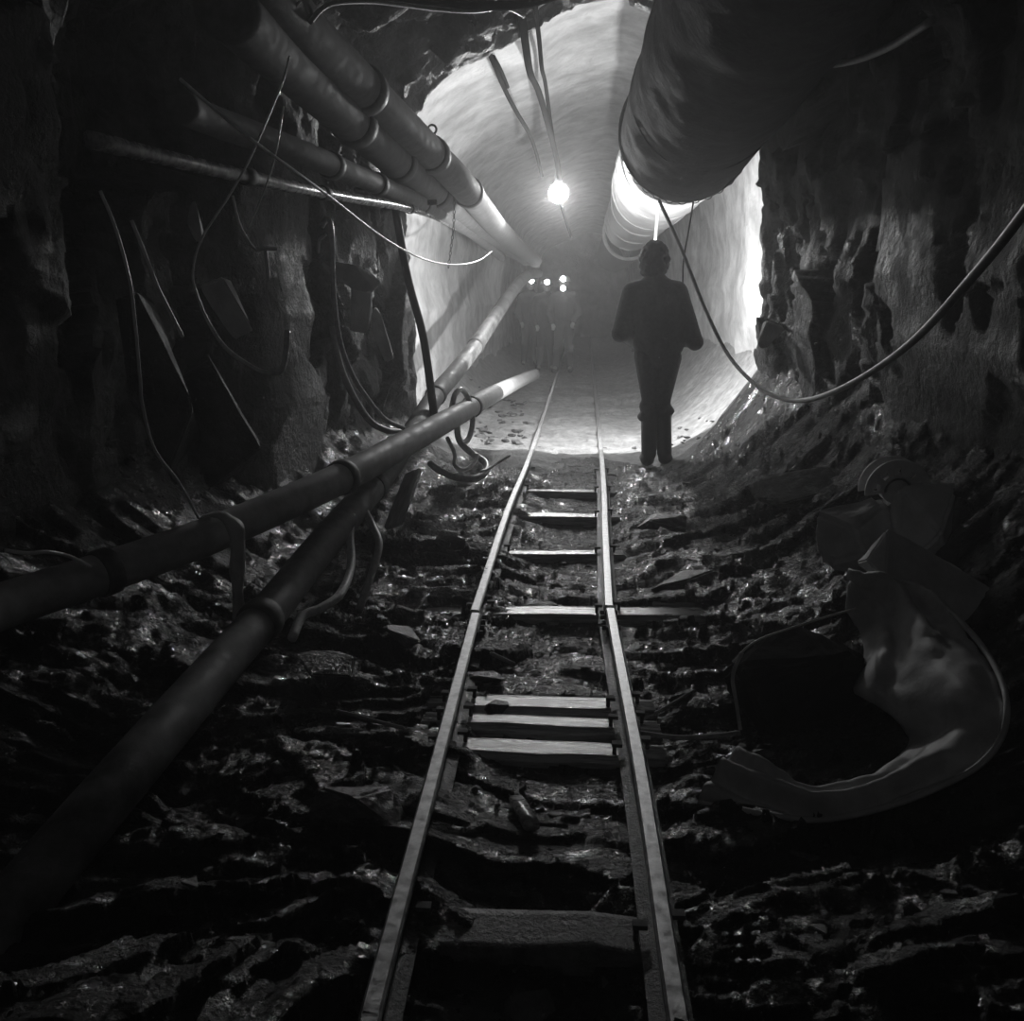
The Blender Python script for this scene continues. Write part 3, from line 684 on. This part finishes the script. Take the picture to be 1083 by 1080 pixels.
# ------------------------------------------------------------------ people
def sph(bm, c, r, sc=(1, 1, 1), rot=None, seg=16):
    Mx = Matrix.Translation(c) @ (rot.to_4x4() if rot else Matrix.Identity(4)) @ Matrix.Diagonal((r * sc[0], r * sc[1], r * sc[2], 1))
    bmesh.ops.create_uvsphere(bm, u_segments=seg, v_segments=seg // 2 + 2, radius=1, matrix=Mx)
def cap(bm, a, b, ra, rb, seg=14):
    a = Vector(a); b = Vector(b); d = b - a
    sph(bm, a, ra, seg=seg); sph(bm, b, rb, seg=seg)
    if d.length > 1e-4:
        bmesh.ops.create_cone(bm, cap_ends=True, segments=seg, radius1=ra, radius2=rb, depth=d.length,
                              matrix=Matrix.Translation((a + b) / 2) @ d.to_track_quat('Z', 'Y').to_matrix().to_4x4())
def fuse(o, voxel, sm=4):
    m = o.modifiers.new('fuse', 'REMESH'); m.mode = 'VOXEL'; m.voxel_size = voxel; m.use_smooth_shade = True
    s = o.modifiers.new('smooth', 'SMOOTH'); s.iterations = sm; s.factor = .5
    return o
def hand(bm, w, f, side, r=1.0):
    """palm at w pointing along f, curled fingers"""
    f = Vector(f).normalized(); sd = f.cross(Vector((0, 0, 1))).normalized() * side; dn = Vector((0, 0, -1))
    dn = (dn - f * dn.dot(f)).normalized()
    sph(bm, w + f * .045, .04, (1.0, 1.0, .55) if abs(f.z) < .5 else (1, .55, 1))
    for k, ln in enumerate((.065, .075, .07, .055)):
        o = w + f * .075 + sd * (-.03 + .02 * k)
        m1 = o + f * ln * .5 + dn * .008; m2 = m1 + f * ln * .2 + dn * .03; e1 = m2 + dn * .022 - f * .012
        cap(bm, o - f * .02, m1, .0095, .009, 8); cap(bm, m1, m2, .009, .0085, 8); cap(bm, m2, e1, .0085, .0075, 8)
    t0 = w + f * .03 - sd * .03; t1 = t0 - sd * .02 + f * .03 + dn * .012; t2 = t1 + f * .03 + dn * .01
    cap(bm, t0, t1, .012, .011, 8); cap(bm, t1, t2, .011, .009, 8)

def person(base, rz, scale, label, J, coat='cloth', trous='cloth', helmet=None, hair=True, lamp=False, vox=.009, group=None, bulk=1.0):
    root = empty('person', base, label, 'person', group, rz); root.scale = (scale,) * 3
    V = lambda k: Vector(J[k])
    b = bmesh.new()
    # one continuous body
    cap(b, V('pelvis'), V('chest'), .13, .15); sph(b, V('chest') + Vector((0, 0, .04)), .17, (1.05, .65, 1))
    cap(b, V('chest') + Vector((0, 0, .12)), V('neck'), .09, .055); cap(b, V('neck'), V('head'), .055, .06)
    hc = V('head') + Vector((0, .005, .03)); sph(b, hc, .1, (.78, .95, 1.18), seg=24)
    sph(b, hc + Vector((0, .03, -.06)), .055, (.9, 1.0, .9))
    sph(b, hc + Vector((0, .1, -.012)), .016, (.8, 1.1, 1.6)); sph(b, hc + Vector((0, .088, -.055)), .02, (1.5, .6, .5))
    for s in (-1, 1):
        sph(b, hc + Vector((s * .08, 0, -.01)), .026, (.4, .8, 1.2)); sph(b, hc + Vector((s * .03, .088, .015)), .013)
        k = 'l' if s < 0 else 'r'
        cap(b, V('pelvis') + Vector((s * .08, 0, 0)), V('knee_' + k), .085, .058); cap(b, V('knee_' + k), V('ankle_' + k), .058, .042)
        cap(b, V('ankle_' + k), V('ankle_' + k) + Vector((s * .02, .15, -.05)), .042, .035)
        cap(b, V('chest') + Vector((s * .12, 0, .1)), V('sh_' + k), .06, .06); cap(b, V('sh_' + k), V('el_' + k), .052, .042)
        cap(b, V('el_' + k), V('wr_' + k), .042, .029)
        hand(b, V('wr_' + k), V('wr_' + k) - V('el_' + k), s)
    body = fuse(obj('body', b, M['skin'], root), vox * .8, 3)
    # jacket
    b = bmesh.new(); B = bulk
    sph(b, V('chest') + Vector((0, -.01, .03)), .2 * B, (1.08, .72, 1.12)); cap(b, V('pelvis') + Vector((0, 0, .12)), V('chest'), .17 * B, .185 * B)
    sph(b, V('pelvis') + Vector((0, 0, .08)), .185 * B, (1.05, .8, .95))
    for s in (-1, 1):
        k = 'l' if s < 0 else 'r'
        cap(b, V('chest') + Vector((s * .08, 0, .15)), V('sh_' + k), .085 * B, .088 * B); cap(b, V('sh_' + k), V('el_' + k), .088 * B, .074 * B)
        cap(b, V('el_' + k), V('wr_' + k), .074 * B, .05 * B); sph(b, V('el_' + k) + Vector((s * .015, -.01, -.025)), .07 * B)
    cap(b, V('neck') + Vector((0, -.01, -.05)), V('neck') + Vector((0, -.01, .02)), .125, .085)
    sph(b, V('neck') + Vector((0, -.01, -.07)), .16, (1.25, .7, .6))
    for v in b.verts: v.co += mnoise.noise_vector(v.co * 7) * .012
    obj_j = fuse(obj('jacket', b, M[coat], root), vox, 3)
    # trousers
    b = bmesh.new()
    sph(b, V('pelvis') + Vector((0, 0, .02)), .17, (1.0, .82, .9))
    for s in (-1, 1):
        k = 'l' if s < 0 else 'r'
        cap(b, V('pelvis') + Vector((s * .085, 0, -.03)), V('knee_' + k) + Vector((0, 0, .05)), .112, .082)
        cap(b, V('knee_' + k) + Vector((0, 0, .05)), V('knee_' + k) + Vector((0, 0, -.08)), .082, .075)
        sph(b, V('knee_' + k) + Vector((s * .01, 0, -.02 - .03 * (s > 0))), .092, (1, 1, .8)); sph(b, V('knee_' + k) + Vector((s * .02, -.01, -.08 + .02 * s)), .09, (1, 1, .6))
    for v in b.verts: v.co += mnoise.noise_vector(v.co * 9) * .014
    fuse(obj('trousers', b, M[trous], root), vox, 3)
    # boots
    for s in (-1, 1):
        k = 'l' if s < 0 else 'r'; b = bmesh.new(); kn = V('knee_' + k); an = V('ankle_' + k)
        cap(b, kn + (an - kn) * .2, an, .08, .064); cap(b, kn + (an - kn) * .12, kn + (an - kn) * .24, .088, .084)
        sph(b, an + Vector((s * .01, .0, -.045)), .066, (.95, 1.2, .9)); cap(b, an + Vector((s * .012, .04, -.05)), an + Vector((s * .025, .17, -.062)), .05, .043)
        zb = an.z - .105
        for v in b.verts: v.co.z = max(v.co.z, zb)
        fuse(obj('boot', b, M['boot'], root), vox, 2)
    if hair:
        b = bmesh.new(); r_ = random.Random(3)
        for i in range(130):
            u = r_.uniform(-.75, 1); th = r_.uniform(0, 2 * PI); q = math.sqrt(max(0, 1 - u * u))
            dv = Vector((q * math.cos(th) * .9, q * math.sin(th) * 1.05, u * 1.12))
            if dv.y > .45 and u < .45: continue
            if u < -.1: dv.z *= 1.25
            sph(b, hc + Vector((0, -.008, .01)) + dv * .112, r_.uniform(.022, .036), seg=8)
        fuse(obj('hair', b, M['hair'], root), .008, 1)
    if helmet:
        b = bmesh.new(); bmesh.ops.create_uvsphere(b, u_segments=24, v_segments=16, radius=1, matrix=Matrix.Translation(hc + Vector((0, 0, .035))) @ Matrix.Diagonal((.115, .14, .125, 1)))
        bmesh.ops.delete(b, geom=[v for v in b.verts if v.co.z < hc.z + .03], context='VERTS')
        bmesh.ops.create_cone(b, cap_ends=True, segments=24, radius1=.15, radius2=.12, depth=.014, matrix=Matrix.Translation(hc + Vector((0, .02, .035))) @ Matrix.Diagonal((.95, 1.15, 1, 1)))
        hm = obj('helmet', b, M[helmet], root)
        if lamp:
            b = bmesh.new(); bmesh.ops.create_cone(b, cap_ends=True, segments=16, radius1=.045, radius2=.045, depth=.05, matrix=Matrix.Translation(hc + Vector((0, .165, .075))) @ Matrix.Rotation(PI / 2, 4, 'X'))
            cl = obj('cap_lamp', b, M['collar'], hm)
            b = bmesh.new(); sph(b, hc + Vector((0, .19, .075)), .05, (1, .35, 1)); obj('lens', b, M['caplamp'], cl)
    return root

mb = G(693, 491, .11)
gz = max(.02, H1(mb.x, mb.y))
mb = G(693, 491, gz); gz = H1(mb.x, mb.y)
base = Vector((mb.x, mb.y, gz + .0))
Jm = dict(pelvis=(-.01, 0, .95), chest=(-.045, 0, 1.3), neck=(-.055, 0, 1.52), head=(-.065, .015, 1.65),
          sh_l=(-.235, 0, 1.42), el_l=(-.31, -.02, 1.13), wr_l=(-.21, .24, 1.03),
          sh_r=(.125, 0, 1.43), el_r=(.262, -.03, 1.07), wr_r=(.12, .2, 1.04),
          knee_l=(-.055, .03, .52), ankle_l=(-.06, -.03, .11), knee_r=(.035, .03, .52), ankle_r=(.075, .02, .11))
person(base, 0, 1.02, 'man standing right of the track, back to us, baggy jacket and knee boots', Jm, bulk=1.08)

# far figures, facing the viewer
def jp(lean=0, arm=.0, wide=1):
    return dict(pelvis=(0, 0, .95), chest=(0, .01, 1.28), neck=(0, .02, 1.5), head=(0, .03, 1.62),
        sh_l=(-.18, 0, 1.41), el_l=(-.26, -.02, 1.12), wr_l=(-.2, .12 + arm, .95 + arm),
        sh_r=(.18, 0, 1.41), el_r=(.27, -.03, 1.12), wr_r=(.2, .14, .92),
        knee_l=(-.1, .03, .52), ankle_l=(-.12, -.02, .11), knee_r=(.1, .03, .52), ankle_r=(.14, .03, .11))
for px, Y, z, rz, lab, co, tr in ((597, 17.2, 0, PI * .97, 'far figure on the track in pale work clothes and a lit cap lamp', 'cloth2', 'cloth2'),
                                  (578, 18.0, 0, PI * 1.03, 'far figure in dark clothes with a lit cap lamp, left of the pale one', 'cloth', 'cloth'),
                                  (561, 18.8, 0, PI * 1.05, 'farthest figure at the left pipes, a small lit cap lamp on the helmet', 'cloth', 'cloth')):
    x = P(px, 298, Y).x
    person(Vector((x, Y, H1(x, Y))), rz, .985, lab, jp(), co, tr, helmet='helmet' if co == 'cloth2' else 'collar', hair=False, lamp=True, vox=.016, group='far miners with cap lamps')
# hand lamp held low by the pale figure's chest
lp = P(595.5, 305, 16.95); hl = empty('hand_lamp', lp, 'small lit lamp held up in front of the pale far figure', 'lamp')
bm = bmesh.new(); bmesh.ops.create_cone(bm, cap_ends=True, segments=16, radius1=.05, radius2=.04, depth=.07, matrix=Matrix.Rotation(PI / 2, 4, 'X')); obj('housing', bm, M['collar'], hl)
bm = bmesh.new(); sph(bm, Vector((0, -.035, 0)), .045, (1, .3, 1)); obj('lens', bm, M['caplamp'], hl)

# ------------------------------------------------------------------ lamps
bp_ = P(590.5, 204, 10.9); bl = empty('ceiling_bulb', bp_, 'round glowing bulb hanging from the tunnel ceiling on black cables', 'lamp')
bm = bmesh.new(); sph(bm, Vector((0, 0, 0)), .1, (1, 1, 1.08), seg=24); obj('bulb', bm, M['glass'], bl)
bm = bmesh.new(); bmesh.ops.create_cone(bm, cap_ends=True, segments=16, radius1=.05, radius2=.035, depth=.12, matrix=Matrix.Translation((0, 0, .15))); obj('socket', bm, M['collar'], bl)
bm = bmesh.new(); bmesh.ops.create_uvsphere(bm, u_segments=24, v_segments=14, radius=.125)
bmesh.ops.delete(bm, geom=[v for v in bm.verts if v.co.y < .02], context='VERTS')
rf = obj('added_reflector', bm, M['collar'], bl); rf.modifiers.new('thickness', 'SOLIDIFY').thickness = .006  # dish added behind the bulb to throw its light down the near track
# the work lamp the man carries in front of him
wl = Vector((.34, base.y + .36, base.z + 1.22))
hw = empty('work_lamp', wl, 'work lamp held by the man in front of his body, throwing light up the tunnel', 'lamp')
bm = bmesh.new(); bmesh.ops.create_cone(bm, cap_ends=True, segments=24, radius1=.035, radius2=.052, depth=.09, matrix=Matrix.Translation((0, -.06, 0)) @ Matrix.Rotation(-PI / 2, 4, 'X')); obj('housing', bm, M['collar'], hw)
obj('handle', tube_bm([Vector((.0, -.06, -.05)), Vector((.0, -.09, -.1)), Vector((.0, -.07, -.17))], .013, n=6), M['collar'], hw)

def light(name, kind, loc, power, rad=.05, **k):
    d = bpy.data.lights.new(name, kind); d.energy = power; d.shadow_soft_size = rad
    for a, v in k.items(): setattr(d, a, v)
    o = bpy.data.objects.new(name, d); C.objects.link(o); o.location = loc; return o
s = light('work_lamp_light', 'SPOT', wl + Vector((0, .0, 0)), 430, .05, spot_size=math.radians(178), spot_blend=.04)
s.rotation_euler = (PI / 2, 0, 0)
# softened falloff added: the light fades less steeply close by
s.data.use_nodes = True; nt = s.data.node_tree
fo = nt.nodes.new('ShaderNodeLightFalloff'); fo.inputs['Strength'].default_value = 1; fo.inputs['Smooth'].default_value = 1.2
nt.links.new(fo.outputs['Quadratic'], nt.nodes['Emission'].inputs['Strength'])
fl = light('bulb_light', 'SPOT', bp_ + Vector((0, -.13, -.02)), 230, .09, spot_size=math.radians(115), spot_blend=.6)
fl.rotation_euler = (Vector((.2, 3.5, .3)) - Vector(bp_)).to_track_quat('-Z', 'Y').to_euler()
# unseen fill added behind the camera to lift the dim near surfaces
light('rear_fill_light', 'POINT', (-.3, -1.6, 2.9), 7.5, .25)

# ------------------------------------------------------------------ haze, world, colour
w = bpy.data.worlds.new('world'); bpy.context.scene.world = w; w.use_nodes = True; nt = w.node_tree
nt.nodes['Background'].inputs['Color'].default_value = (0, 0, 0, 1); nt.nodes['Background'].inputs['Strength'].default_value = 0
vs = nt.nodes.new('ShaderNodeVolumeScatter'); vs.inputs['Density'].default_value = .018; vs.inputs['Anisotropy'].default_value = .6
nt.links.new(vs.outputs[0], nt.nodes['World Output'].inputs['Volume'])
sc = bpy.context.scene
sc.view_settings.view_transform = 'Standard'; sc.view_settings.look = 'None'; sc.view_settings.gamma = 1
sc.view_settings.exposure = 0.0; sc.view_settings.use_curve_mapping = False
sc.cycles.max_bounces = 8; sc.cycles.diffuse_bounces = 5; sc.cycles.glossy_bounces = 4; sc.cycles.volume_bounces = 1
sc.cycles.sample_clamp_indirect = 6; sc.cycles.use_denoising = True
